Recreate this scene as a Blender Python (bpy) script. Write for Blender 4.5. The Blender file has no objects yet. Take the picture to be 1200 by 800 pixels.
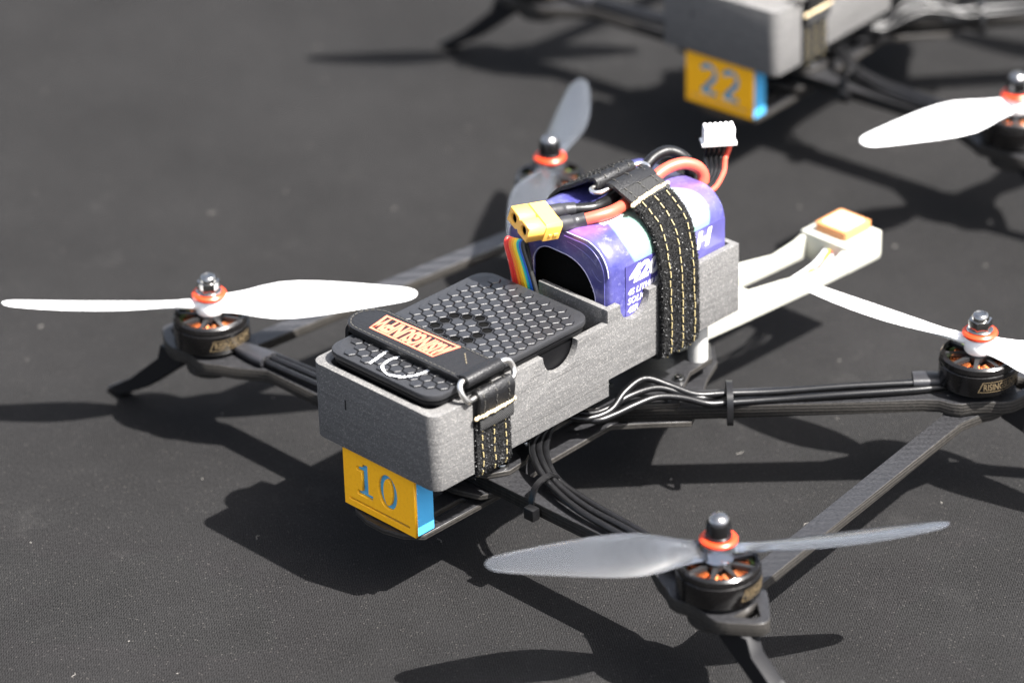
import bpy, bmesh, math, random
from mathutils import Vector, Matrix
random.seed(7)
S = 0.001                                   # everything below is written in millimetres
scn = bpy.context.scene
COL = scn.collection

# ------------------------------------------------------------------ camera
cam_d = bpy.data.cameras.new('camera'); cam = bpy.data.objects.new('camera', cam_d); COL.objects.link(cam)
R_ = Vector((0.70144, -0.71232, -0.02412)); U_ = Vector((0.36033, 0.32523, 0.87429)); F_ = Vector((0.61493, 0.62196, -0.4848))
cam.matrix_world = Matrix(((R_.x, U_.x, -F_.x, -948.14*S), (R_.y, U_.y, -F_.y, -902.22*S), (R_.z, U_.z, -F_.z, 786.79*S), (0, 0, 0, 1)))
cam_d.sensor_width = 36.0; cam_d.lens = 125.3
cam_d.clip_start = 0.05; cam_d.clip_end = 200
cam_d.dof.use_dof = True; cam_d.dof.focus_distance = 1.432; cam_d.dof.aperture_fstop = 6.3
scn.camera = cam

# ------------------------------------------------------------------ daylight
SUN_EL = math.radians(56.8)
travel = Vector((-0.242, 0.970, -math.tan(SUN_EL))).normalized()
to_sun = -travel
world = bpy.data.worlds.new('World'); scn.world = world; world.use_nodes = True
wn = world.node_tree.nodes; wl = world.node_tree.links
sky = wn.new('ShaderNodeTexSky'); sky.sky_type = 'NISHITA'; sky.sun_disc = False
sky.air_density = 0.8; sky.dust_density = 4.0; sky.ozone_density = 0.6; sky.sun_elevation = SUN_EL; sky.sun_rotation = math.atan2(to_sun.x, to_sun.y)
wn['Background'].inputs['Strength'].default_value = 0.073
hs = wn.new('ShaderNodeHueSaturation'); hs.inputs['Saturation'].default_value = 0.55
wl.new(sky.outputs[0], hs.inputs['Color']); wl.new(hs.outputs[0], wn['Background'].inputs['Color'])
sun_d = bpy.data.lights.new('sun', 'SUN'); sun_d.energy = 4.6; sun_d.angle = math.radians(0.55); sun_d.color = (1.0, 0.965, 0.925)
sun = bpy.data.objects.new('sun', sun_d); COL.objects.link(sun)
sun.rotation_euler = travel.to_track_quat('-Z', 'Y').to_euler(); sun.location = to_sun*3
vs = scn.view_settings; vs.view_transform = 'Standard'; vs.look = 'None'; vs.exposure = 2.25; vs.gamma = 1.0; vs.use_curve_mapping = False

# ------------------------------------------------------------------ materials
MATS = {}
def mat(name, color, rough=0.5, metal=0.0, var=0.0, vscale=400, bump=0.0, bscale=1500, coat=0.0, trans=0.0, sss=0.0, spec=None, ior=None, sheen=0.0, rvar=0.0):
    m = bpy.data.materials.new(name); m.use_nodes = True; nt = m.node_tree; b = nt.nodes['Principled BSDF']
    b.inputs['Base Color'].default_value = (*color, 1); b.inputs['Roughness'].default_value = rough; b.inputs['Metallic'].default_value = metal
    b.inputs['Coat Weight'].default_value = coat; b.inputs['Coat Roughness'].default_value = 0.08
    b.inputs['Transmission Weight'].default_value = trans; b.inputs['Sheen Weight'].default_value = sheen
    if sss: b.inputs['Subsurface Weight'].default_value = sss; b.inputs['Subsurface Radius'].default_value = (1, 1, 1); b.inputs['Subsurface Scale'].default_value = 0.002
    if spec is not None: b.inputs['Specular IOR Level'].default_value = spec
    if ior: b.inputs['IOR'].default_value = ior
    tc = nt.nodes.new('ShaderNodeTexCoord')
    if var or rvar:
        n = nt.nodes.new('ShaderNodeTexNoise'); n.inputs['Scale'].default_value = vscale; n.inputs['Detail'].default_value = 5
        nt.links.new(tc.outputs['Object'], n.inputs['Vector'])
        if var:
            r = nt.nodes.new('ShaderNodeMapRange'); r.inputs['From Min'].default_value = .3; r.inputs['From Max'].default_value = .7
            r.inputs['To Min'].default_value = 1-var; r.inputs['To Max'].default_value = 1+var
            mx = nt.nodes.new('ShaderNodeVectorMath'); mx.operation = 'SCALE'; mx.inputs[0].default_value = color
            nt.links.new(n.outputs['Fac'], r.inputs['Value']); nt.links.new(r.outputs[0], mx.inputs['Scale']); nt.links.new(mx.outputs[0], b.inputs['Base Color'])
        if rvar:
            r2 = nt.nodes.new('ShaderNodeMapRange'); r2.inputs['From Min'].default_value = .3; r2.inputs['From Max'].default_value = .7
            r2.inputs['To Min'].default_value = max(0.02, rough-rvar); r2.inputs['To Max'].default_value = rough+rvar
            nt.links.new(n.outputs['Fac'], r2.inputs['Value']); nt.links.new(r2.outputs[0], b.inputs['Roughness'])
    if bump:
        n2 = nt.nodes.new('ShaderNodeTexNoise'); n2.inputs['Scale'].default_value = bscale; n2.inputs['Detail'].default_value = 4
        nt.links.new(tc.outputs['Object'], n2.inputs['Vector'])
        bp = nt.nodes.new('ShaderNodeBump'); bp.inputs['Strength'].default_value = bump; bp.inputs['Distance'].default_value = 0.0004
        nt.links.new(n2.outputs['Fac'], bp.inputs['Height']); nt.links.new(bp.outputs[0], b.inputs['Normal'])
    MATS[name] = m
    return m

class NT:
    """tiny node helper"""
    def __init__(s, m): s.nt = m.node_tree; s.b = s.nt.nodes['Principled BSDF']
    def n(s, t, **k):
        x = s.nt.nodes.new(t)
        for a, v in k.items(): setattr(x, a, v)
        return x
    def l(s, a, b): s.nt.links.new(a, b)
    def math(s, op, a, b=None, c=None):
        x = s.n('ShaderNodeMath', operation=op)
        for i, v in enumerate((a, b, c)):
            if v is None: continue
            if isinstance(v, (int, float)): x.inputs[i].default_value = v
            else: s.l(v, x.inputs[i])
        return x.outputs[0]
    def noise(s, vec, scale, detail=4, rough=.5):
        x = s.n('ShaderNodeTexNoise'); x.inputs['Scale'].default_value = scale; x.inputs['Detail'].default_value = detail; x.inputs['Roughness'].default_value = rough
        s.l(vec, x.inputs['Vector']); return x.outputs['Fac']
    def rng(s, v, a, b, c, d):
        x = s.n('ShaderNodeMapRange'); x.clamp = True
        for i, q in zip(('From Min', 'From Max', 'To Min', 'To Max'), (a, b, c, d)): x.inputs[i].default_value = q
        s.l(v, x.inputs['Value']); return x.outputs[0]
    def mix(s, f, a, b):
        x = s.n('ShaderNodeMix', data_type='RGBA'); 
        if isinstance(f, (int, float)): x.inputs['Factor'].default_value = f
        else: s.l(f, x.inputs['Factor'])
        for nm, v in (('A', a), ('B', b)):
            i = [q for q in x.inputs if q.name == nm and q.type == 'RGBA'][0]
            if isinstance(v, tuple): i.default_value = (*v, 1)
            else: s.l(v, i)
        return [q for q in x.outputs if q.type == 'RGBA'][0]
    def bump(s, h, strength, dist):
        x = s.n('ShaderNodeBump'); x.inputs['Strength'].default_value = strength; x.inputs['Distance'].default_value = dist
        s.l(h, x.inputs['Height']); s.l(x.outputs[0], s.b.inputs['Normal'])

def mk_cloth():
    m = mat('black_cloth', (.0125, .0122, .0122), .9, spec=.12); k = NT(m)
    co = k.n('ShaderNodeTexCoord').outputs['Object']; xyz = k.n('ShaderNodeSeparateXYZ')
    mp = k.n('ShaderNodeMapping'); mp.inputs['Rotation'].default_value = (0, 0, math.radians(49)); k.l(co, mp.inputs['Vector']); k.l(mp.outputs[0], xyz.inputs[0])
    x, y = xyz.outputs[0], xyz.outputs[1]
    wob = k.noise(co, 90, 2)
    wx = k.math('SINE', k.math('MULTIPLY_ADD', x, 2*math.pi/.00102, k.math('MULTIPLY', wob, 5)))
    wy = k.math('SINE', k.math('MULTIPLY_ADD', y, 2*math.pi/.0046, k.math('MULTIPLY', wob, 5)))
    weave = k.math('MULTIPLY', wx, wy)
    st = k.n('ShaderNodeMapping'); st.inputs['Scale'].default_value = (1, .5, 1); k.l(mp.outputs[0], st.inputs['Vector'])
    grain = k.noise(st.outputs[0], 1500, 1); big = k.noise(co, 9, 5, .6); mid = k.noise(co, 70, 4, .6)
    fac = k.math('ADD', k.rng(weave, -1, 1, -.50, .54), k.rng(grain, .36, .64, -.36, .42))
    fac = k.math('ADD', fac, k.rng(big, .35, .7, -.13, .22)); fac = k.math('ADD', fac, k.rng(mid, .3, .7, -.06, .08))
    fac = k.math('MAXIMUM', k.math('ADD', fac, 1.0), .15)
    sc = k.n('ShaderNodeVectorMath', operation='SCALE'); sc.inputs[0].default_value = (.0094, .0092, .0093); k.l(fac, sc.inputs['Scale'])
    # pale dust specks and rubbed marks
    def specks(scale, rad, cut, ch):
        vo = k.n('ShaderNodeTexVoronoi'); vo.inputs['Scale'].default_value = scale; k.l(co, vo.inputs['Vector'])
        vsep = k.n('ShaderNodeSeparateColor'); k.l(vo.outputs['Color'], vsep.inputs[0])
        return k.math('MULTIPLY', k.math('LESS_THAN', vo.outputs['Distance'], rad), k.math('GREATER_THAN', vsep.outputs[ch], cut))
    spot = k.math('ADD', k.math('MULTIPLY', specks(620, .22, .82, 0), .7), k.math('ADD', k.math('MULTIPLY', specks(300, .10, .94, 1), .7), k.math('MULTIPLY', specks(45, .035, .84, 1), .8)))
    smear = k.rng(k.noise(co, 22, 6, .7), .60, .80, 0, .46)
    c1 = k.mix(smear, sc.outputs[0], (.034, .033, .032))
    c2 = k.mix(k.math('MULTIPLY', k.math('MINIMUM', spot, 1), .26), c1, (.13, .12, .11))
    k.l(c2, k.b.inputs['Base Color'])
    h = k.math('ADD', k.math('MULTIPLY', weave, .5), k.math('MULTIPLY', grain, 1.2)); k.bump(h, .5, .0003)
    return m
def mk_carbon(name='carbon_fibre', tow=.0013, con=.10):
    m = mat(name, (.03, .03, .03), .42, spec=.35); k = NT(m)
    co = k.n('ShaderNodeTexCoord').outputs['Object']; sp = k.n('ShaderNodeSeparateXYZ'); k.l(co, sp.inputs[0])
    fu = k.math('FLOOR', k.math('MULTIPLY', sp.outputs[0], 1/tow)); fv = k.math('FLOOR', k.math('MULTIPLY', sp.outputs[1], 1/tow))
    tw = k.math('LESS_THAN', k.math('FLOORED_MODULO', k.math('ADD', fu, fv), 4), 1.5)
    nz = k.noise(co, 900, 4)
    top = k.mix(k.math('MULTIPLY_ADD', tw, con, k.rng(nz, .3, .7, 0, .6)), (.010, .010, .0108), (.030, .030, .0325))
    ge = k.n('ShaderNodeNewGeometry'); ns = k.n('ShaderNodeSeparateXYZ'); k.l(ge.outputs['True Normal'], ns.inputs[0])
    side = k.math('LESS_THAN', k.math('ABSOLUTE', ns.outputs[2]), .6)
    ply = k.math('SINE', k.math('MULTIPLY_ADD', sp.outputs[2], 2*math.pi/.00145, k.math('MULTIPLY', k.noise(co, 120, 3), 2)))
    sd = k.mix(k.math('ADD', k.rng(ply, -1, 1, 0, .65), k.rng(nz, .35, .7, 0, .35)), (.0045, .0045, .004), (.042, .038, .034))
    k.l(k.mix(side, top, sd), k.b.inputs['Base Color'])
    k.l(k.math('ADD', k.math('MULTIPLY', tw, .08), k.math('MULTIPLY_ADD', side, .22, .33)), k.b.inputs['Roughness'])
    k.bump(k.math('ADD', nz, k.math('MULTIPLY', ply, k.math('MULTIPLY', side, .5))), .25, .0002)
    return m
def mk_printed():
    m = mat('grey_printed_plastic', (.2, .2, .2), .62, spec=.35); k = NT(m)
    co = k.n('ShaderNodeTexCoord').outputs['Object']; sp = k.n('ShaderNodeSeparateXYZ'); k.l(co, sp.inputs[0])
    lay = k.math('SINE', k.math('MULTIPLY_ADD', sp.outputs[2], 2*math.pi/.00066, k.math('MULTIPLY', k.noise(co, 25, 2), 1.2)))
    st = k.n('ShaderNodeMapping'); st.inputs['Scale'].default_value = (.06, .06, 1); k.l(co, st.inputs['Vector'])
    band = k.noise(st.outputs[0], 900, 3)
    gr = k.noise(co, 1300, 3, .7)
    f = k.math('ADD', k.rng(lay, -1, 1, -.05, .05), k.math('ADD', k.rng(band, .3, .7, -.14, .14), k.rng(gr, .3, .7, -.26, .26)))
    sc = k.n('ShaderNodeVectorMath', operation='SCALE'); sc.inputs[0].default_value = (.097, .0955, .0945); k.l(k.math('ADD', f, 1.0), sc.inputs['Scale'])
    # glittery fibre specks
    vo = k.n('ShaderNodeTexVoronoi'); vo.inputs['Scale'].default_value = 2300; k.l(co, vo.inputs['Vector'])
    vsep = k.n('ShaderNodeSeparateColor'); k.l(vo.outputs['Color'], vsep.inputs[0])
    fl = k.math('GREATER_THAN', vsep.outputs[0], .90)
    k.l(k.mix(k.math('MULTIPLY', fl, .45), sc.outputs[0], (.26, .25, .235)), k.b.inputs['Base Color'])
    k.bump(k.math('ADD', k.math('MULTIPLY', lay, .18), k.math('ADD', k.math('MULTIPLY', gr, 1.4), k.math('MULTIPLY', band, .9))), .6, .00025)
    return m
def mk_wrap():
    m = mat('violet_shrink_wrap', (.13, .12, .36), .30, coat=.9); k = NT(m)
    co = k.n('ShaderNodeTexCoord').outputs['Object']; sp = k.n('ShaderNodeSeparateXYZ'); k.l(co, sp.inputs[0])
    n1 = k.noise(co, 55, 6, .65); n2 = k.noise(co, 300, 4, .7)
    c = k.mix(k.rng(n1, .35, .68, 0, 1), (.027, .028, .135), (.078, .075, .24))
    c = k.mix(k.math('MULTIPLY', k.rng(n2, .56, .72, 0, 1), .35), c, (.30, .29, .46))
    # printed pale green disc round the shoulder of the pack
    def dist(cx, cy, cz, rr, soft):
        v = k.n('ShaderNodeVectorMath', operation='DISTANCE'); k.l(co, v.inputs[0]); v.inputs[1].default_value = (cx*S, cy*S, cz*S)
        return k.rng(v.outputs['Value'], (rr-soft)*S, (rr+soft)*S, 1, 0)
    mask = k.math('MULTIPLY', dist(9, -26, 124, 25, .5), k.math('GREATER_THAN', sp.outputs[2], .1135))
    c = k.mix(k.math('MULTIPLY', mask, .9), c, (.15, .26, .20))
    mask2 = dist(25, -24, 122, 8, .4)
    c = k.mix(k.math('MULTIPLY', mask2, .8), c, (.24, .24, .28))
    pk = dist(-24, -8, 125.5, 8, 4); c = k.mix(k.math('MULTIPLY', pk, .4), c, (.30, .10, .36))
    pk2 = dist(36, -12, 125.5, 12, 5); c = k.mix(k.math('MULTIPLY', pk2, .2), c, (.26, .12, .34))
    k.l(c, k.b.inputs['Base Color'])
    wv = k.math('ADD', k.noise(co, 110, 3), k.math('MULTIPLY', k.noise(co, 500, 3), .3)); k.bump(wv, .5, .0010)
    cb = k.n('ShaderNodeBump'); cb.inputs['Strength'].default_value = .6; cb.inputs['Distance'].default_value = .0012; k.l(k.noise(co, 160, 5, .6), cb.inputs['Height']); k.l(cb.outputs[0], k.b.inputs['Coat Normal'])
    return m
def mk_velcro():
    m = mat('black_loop_pile', (.018, .018, .019), .7, spec=.4); k = NT(m)
    co = k.n('ShaderNodeTexCoord').outputs['Object']; n1 = k.noise(co, 1500, 3, .7); n2 = k.noise(co, 420, 3)
    k.l(k.mix(k.math('MULTIPLY', k.rng(n1, .45, .72, 0, 1), k.rng(n2, .35, .6, .2, 1)), (.0012, .0012, .0013), (.010, .0098, .0098)), k.b.inputs['Base Color'])
    k.bump(n1, 1.0, .0012); return m
def mk_pile():
    m = mat('black_pile_fibre', (.006, .006, .0065), .45, spec=.5, var=.8, vscale=900); return m
def mk_leather(name, col, rough):
    m = mat(name, col, rough, spec=.45); k = NT(m)
    co = k.n('ShaderNodeTexCoord').outputs['Object']
    vo = k.n('ShaderNodeTexVoronoi'); vo.inputs['Scale'].default_value = 1500; k.l(co, vo.inputs['Vector'])
    k.bump(k.math('ADD', vo.outputs['Distance'], k.math('MULTIPLY', k.noise(co, 300, 4), 1.2)), .45, .0003); return m
def mk_webbing():
    m = mat('grey_ribbed_webbing', (.05, .05, .05), .75); k = NT(m)
    co = k.n('ShaderNodeTexCoord').outputs['Object']; sp = k.n('ShaderNodeSeparateXYZ'); k.l(co, sp.inputs[0])
    a = k.math('SINE', k.math('MULTIPLY', sp.outputs[0], 2*math.pi/.00085)); b = k.math('SINE', k.math('MULTIPLY', k.math('ADD', sp.outputs[1], sp.outputs[2]), 2*math.pi/.0011))
    w = k.math('MULTIPLY', a, b)
    k.l(k.mix(k.rng(w, -1, 1, 0, 1), (.006, .006, .0065), (.034, .034, .034)), k.b.inputs['Base Color']); k.bump(w, .7, .0004); return m

CLOTH = mk_cloth(); CARBON = mk_carbon(); WEAVE = mk_carbon('coarse_lit_carbon_weave', .0024, .95); PRINT = mk_printed(); WRAP = mk_wrap(); VELCRO = mk_velcro(); PILE = mk_pile(); WEB = mk_webbing()
LEATHER = mk_leather('black_leather', (.0055, .0055, .0062), .46)
ANOD = mat('black_anodised_metal', (.006, .0055, .0055), .24, .25, rvar=.06, vscale=500, coat=.3)
ANODTOP = mat('machined_black_metal', (.045, .045, .047), .26, .6)
GOLD = mat('gold_print', (.125, .092, .050), .5, .2)
COPPER = mat('copper_winding', (.50, .16, .055), .22, .8, var=.6, vscale=330)
COIL_GREEN = mat('green_stator_plate', (.11, .17, .05), .3)
STEEL = mat('steel', (.34, .335, .325), .15, 1.0, rvar=.06, vscale=600)
DARKSTEEL = mat('dark_steel', (.05, .05, .052), .16, .9)
RINGSTEEL = mat('bright_nickel_wire', (.85, .83, .80), .34, 1.0)
ORANGE = mat('orange_red_anodised_washer', (.60, .048, .012), .38, .15)
WHITEPROP = mat('white_propeller_plastic', (.80, .81, .81), .4, sss=.1)
CLEARPROP = mat('smoky_clear_propeller_plastic', (.40, .425, .465), .16, trans=.94, ior=1.45)
RUBBER = mat('black_silicone', (.0045, .0045, .005), .33, spec=.36, var=.3, vscale=300, bump=.1, bscale=900)
TIE = mat('black_nylon', (.0045, .0045, .005), .34)
SHRINK = mat('grey_heat_shrink', (.017, .017, .0195), .42, bump=.25, bscale=500)
REDWIRE = mat('red_silicone', (.52, .075, .045), .42, var=.1, vscale=300)
BLACKPLA = mat('black_printed_plastic', (.005, .005, .006), .6, spec=.25, bump=.2, bscale=1600)
LIDPL = mat('dark_grey_moulded_plastic', (.0165, .017, .019), .46, bump=.22, bscale=2500, var=.15, vscale=900)
LIDGAP = mat('black_moulded_plastic', (.0025, .0025, .003), .4, spec=.25)
HEXPL = mat('dark_grey_honeycomb_plastic', (.0165, .017, .019), .36, bump=.10, bscale=2500, var=.15, vscale=900)
ORANGEPL = mat('orange_printed_plastic', (1.0, .48, .006), .5, bump=.15, bscale=1300, var=.06, vscale=700)
BLUEPL = mat('sky_blue_printed_plastic', (.07, .40, .74), .5, bump=.15, bscale=1300)
PRINTORANGE = mat('salmon_orange_print', (.60, .135, .08), .6, var=.08, vscale=900)
YELLOWNY = mat('yellow_nylon', (.86, .47, .085), .42, sss=.05)
WHITENY = mat('white_nylon', (.80, .80, .79), .45)
TPU = mat('milky_white_flexible_plastic', (.40, .40, .35), .42, sss=.2, bump=.15, bscale=900)
POST = mat('pale_grey_metal', (.55, .55, .53), .4, .3)
CERAMIC = mat('beige_ceramic', (.46, .20, .075), .45)
SILVERPAD = mat('pale_metal_pad', (.55, .47, .37), .5, .0)
SEAM = mat('dark_seam_plastic', (.030, .029, .028), .7)
FOAM = mat('black_foam', (.002, .002, .002), .9, bump=.5, bscale=1500, spec=.08)
THREAD = mat('cream_thread', (.50, .41, .26), .7, bump=.4, bscale=2500)
YTHREAD = mat('yellow_thread', (.34, .275, .135), .7, bump=.4, bscale=2500)
DKTHREAD = mat('grey_thread', (.04, .038, .033), .7)
TANTHREAD = mat('tan_thread', (.085, .07, .045), .7)
CHALK = mat('white_marker_paint', (.80, .81, .83), .6, var=.12, vscale=1500)
LABELMAT = mat('violet_printed_label', (.055, .05, .19), .35, coat=.7, var=.2, vscale=120)
LABELWHITE = mat('white_label_print', (.62, .61, .66), .45, coat=.5)
PCB = mat('black_circuit_board', (.012, .014, .014), .4, var=.4, vscale=300)
SOLDER = mat('solder', (.75, .73, .70), .25, .9)
WIRECOL = {n: mat(n+'_wire_insulation', c, .4) for n, c in dict(red=(.72, .04, .03), orange=(.85, .22, .02), amber=(.90, .42, .02), yellow=(.90, .66, .03), turquoise=(.02, .52, .50), blue=(.02, .13, .55), black=(.02, .02, .02), white=(.8, .8, .8)).items()}

# ------------------------------------------------------------------ mesh helpers (mm in, metres out)
def link(name, me, m=None, parent=None, smooth=None):
    ob = bpy.data.objects.new(name, me); COL.objects.link(ob)
    if m is not None:
        me.materials.clear(); me.materials.append(m)
    if smooth is not None:
        me.shade_smooth(); me.set_sharp_from_angle(angle=math.radians(smooth))
    if parent: ob.parent = parent
    return ob
class MB:
    def __init__(s): s.v = []; s.f = []
    def add(s, v, f):
        o = len(s.v); s.v += [tuple(p) for p in v]; s.f += [tuple(i+o for i in q) for q in f]; return s
    def build(s, name, m, parent=None, smooth=40, bevel=0):
        me = bpy.data.meshes.new(name); me.from_pydata([(x*S, y*S, z*S) for x, y, z in s.v], [], s.f)
        bm = bmesh.new(); bm.from_mesh(me); bmesh.ops.recalc_face_normals(bm, faces=bm.faces)
        if bevel:
            es = [e for e in bm.edges if e.is_manifold and e.calc_face_angle(0) > .6]
            bmesh.ops.bevel(bm, geom=es, offset=bevel*S, segments=2, affect='EDGES', profile=.6, clamp_overlap=True)
        bm.to_mesh(me); bm.free(); me.validate()
        return link(name, me, m, parent, smooth)
    def box(s, x0, x1, y0, y1, z0, z1):
        return s.add([(x0,y0,z0),(x1,y0,z0),(x1,y1,z0),(x0,y1,z0),(x0,y0,z1),(x1,y0,z1),(x1,y1,z1),(x0,y1,z1)],
                     [(0,3,2,1),(4,5,6,7),(0,1,5,4),(1,2,6,5),(2,3,7,6),(3,0,4,7)])
    def obox(s, c, a, b, h):      # oriented box, half-vectors a,b,h
        c, a, b, h = map(Vector, (c, a, b, h)); v = []
        for k in (-1, 1):
            for i, j in ((-1,-1),(1,-1),(1,1),(-1,1)): v.append(c+a*i+b*j+h*k)
        return s.add(v, [(0,3,2,1),(4,5,6,7),(0,1,5,4),(1,2,6,5),(2,3,7,6),(3,0,4,7)])
    def prism(s, poly, h0, h1, mapf):
        n = len(poly); v = [mapf(u, w, h0) for u, w in poly]+[mapf(u, w, h1) for u, w in poly]
        return s.add(v, [tuple(range(n))[::-1], tuple(range(n, 2*n))]+[(i, (i+1) % n, n+(i+1) % n, n+i) for i in range(n)])
    def lathe(s, prof, seg=40, c=(0,0,0), ax=None, ring=False):
        v = []; f = []; m = len(prof)
        for i in range(seg):
            a = 2*math.pi*i/seg
            for r, z in prof: v.append(Vector((r*math.cos(a), r*math.sin(a), z)))
        for i in range(seg):
            for j in range(m if ring else m-1):
                a, b = i*m, ((i+1) % seg)*m; j2 = (j+1) % m
                f.append((a+j, b+j, b+j2, a+j2))
        for j, flip in ((0, True), (m-1, False)):
            if prof[j][0] > 1e-6 and not ring:
                q = [i*m+j for i in range(seg)]; f.append(tuple(q[::-1] if flip else q))
        if ax is not None:
            q = Vector((0,0,1)).rotation_difference(Vector(ax)); v = [q @ p for p in v]
        return s.add([p+Vector(c) for p in v], f)
    def tube(s, pts, r, seg=10, closed=False, res=5, flat=1.0):
        P = catmull(pts, res, closed); n = len(P); v = []; f = []; up = Vector((0, 0, 1)); prev = None
        for i in range(n):
            t = (P[(i+1) % n]-P[i-1]) if closed else (P[min(i+1, n-1)]-P[max(i-1, 0)])
            t.normalize()
            a = prev if prev else (up.cross(t) if abs(t.z) < .95 else Vector((1,0,0)))
            a = (a-t*a.dot(t)).normalized(); prev = a; b = t.cross(a)
            rr = r(i/(n-1)) if callable(r) else r
            for k in range(seg):
                g = 2*math.pi*k/seg; v.append(P[i]+a*math.cos(g)*rr+b*math.sin(g)*rr*flat)
        for i in range(n if closed else n-1):
            for k in range(seg):
                a = i*seg+k; b = i*seg+(k+1) % seg; c = ((i+1) % n)*seg
                f.append((a, b, c+(k+1) % seg, c+k))
        if not closed: f += [tuple(range(seg))[::-1], tuple(range((n-1)*seg, n*seg))]
        return s.add(v, f)
def catmull(pts, res=5, closed=False):
    P = [Vector(p) for p in pts]; n = len(P); out = []
    if n < 3 and not closed: return P
    for i in range(n if closed else n-1):
        if closed: a, b, c, d = P[i-1], P[i], P[(i+1) % n], P[(i+2) % n]
        else: a, b, c, d = P[max(i-1, 0)], P[i], P[i+1], P[min(i+2, n-1)]
        for k in range(res):
            t = k/res
            out.append(.5*((2*b)+(c-a)*t+(2*a-5*b+4*c-d)*t*t+(3*b-a-3*c+d)*t**3))
    if not closed: out.append(P[-1])
    return out
def curve_mesh(polys, h, bevel=0.0):
    """fill 2-D outlines (even-odd, so inner loops are holes), thickness h centred on z=0; mm"""
    cu = bpy.data.curves.new('outline', 'CURVE'); cu.dimensions = '2D'; cu.fill_mode = 'BOTH'
    cu.extrude = max(h/2-bevel, .0001); cu.bevel_depth = bevel; cu.bevel_resolution = 1; cu.offset = -bevel
    for p in polys:
        sp = cu.splines.new('POLY'); sp.points.add(len(p)-1); sp.use_cyclic_u = True
        for q, xy in zip(sp.points, p): q.co = (xy[0], xy[1], 0, 1)
    return bake(cu)
def text_mesh(body, h, bold=0.0, shear=0.0):
    cu = bpy.data.curves.new('lettering', 'FONT'); cu.body = body; cu.extrude = h/2; cu.offset = bold; cu.shear = shear; cu.resolution_u = 3
    return bake(cu)
def bake(cu):
    ob = bpy.data.objects.new('bake', cu); COL.objects.link(ob)
    dg = bpy.context.evaluated_depsgraph_get(); me = bpy.data.meshes.new_from_object(ob.evaluated_get(dg))
    bpy.data.objects.remove(ob); bpy.data.curves.remove(cu); me.materials.clear()
    return me
def place(me, fn):
    for v in me.vertices: v.co = Vector(fn(v.co.x, v.co.y, v.co.z))*S
    bm = bmesh.new(); bm.from_mesh(me); bmesh.ops.recalc_face_normals(bm, faces=bm.faces); bm.to_mesh(me); bm.free(); me.update()
    return me
def fit_text(body, x0, x1, y0, y1, h, bold=0.0, shear=0.0):
    me = text_mesh(body, h, bold, shear); xs = [v.co.x for v in me.vertices]; ys = [v.co.y for v in me.vertices]
    a, b, c, d = min(xs), max(xs), min(ys), max(ys)
    for v in me.vertices: v.co.x = x0+(v.co.x-a)/(b-a)*(x1-x0); v.co.y = y0+(v.co.y-c)/(d-c)*(y1-y0)
    return me
def arc(cx, cy, r, a0, a1, n=8): return [(cx+r*math.cos(math.radians(a0+(a1-a0)*i/n)), cy+r*math.sin(math.radians(a0+(a1-a0)*i/n))) for i in range(n+1)]
def rrect(x0, x1, y0, y1, r, n=5):
    return arc(x1-r, y1-r, r, 0, 90, n)+arc(x0+r, y1-r, r, 90, 180, n)+arc(x0+r, y0+r, r, 180, 270, n)+arc(x1-r, y0+r, r, 270, 360, n)
def stroke(path, w):
    L = []; Rr = []; n = len(path)
    for i, p in enumerate(path):
        a = path[max(i-1, 0)]; b = path[min(i+1, n-1)]; dx, dy = b[0]-a[0], b[1]-a[1]; l = math.hypot(dx, dy)
        ww = w(i/(n-1)) if callable(w) else w
        L.append((p[0]-dy/l*ww/2, p[1]+dx/l*ww/2)); Rr.append((p[0]+dy/l*ww/2, p[1]-dx/l*ww/2))
    return L+Rr[::-1]
def empty(name, loc=(0,0,0)):
    e = bpy.data.objects.new(name, None); e.empty_display_size = .02; COL.objects.link(e); e.location = Vector(loc)*S; return e
def tag(o, label, cat, group=None):
    o['label'] = label; o['category'] = cat
    if group: o['group'] = group
    return o
XY = lambda u, w, h: (u, w, h)
XZ = lambda u, w, h: (u, h, w)
YZ = lambda u, w, h: (h, u, w)

# ------------------------------------------------------------------ setting: black cloth-covered table
g = bpy.data.meshes.new('cloth_ground'); L_ = 6.0
g.from_pydata([(-L_, -L_, 0), (L_, -L_, 0), (L_, L_, 0), (-L_, L_, 0)], [], [(0, 1, 2, 3)])
ground = link('cloth_ground', g, CLOTH); ground['kind'] = 'structure'

# ------------------------------------------------------------------ quadcopter
MZ = {'front': 59.0, 'rear': 63.0}            # bell-top heights
MOT = [('A', -93.5, 145.7, 59.0), ('B', -93.5, -145.7, 59.0), ('C', 93.5, -123.5, 63.0), ('D', 93.5, 123.5, 63.0)]

def rear_rise(x): return 3.0*min(max(x/93.5, 0), 1.3)      # the rear arms bend up a little

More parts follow.
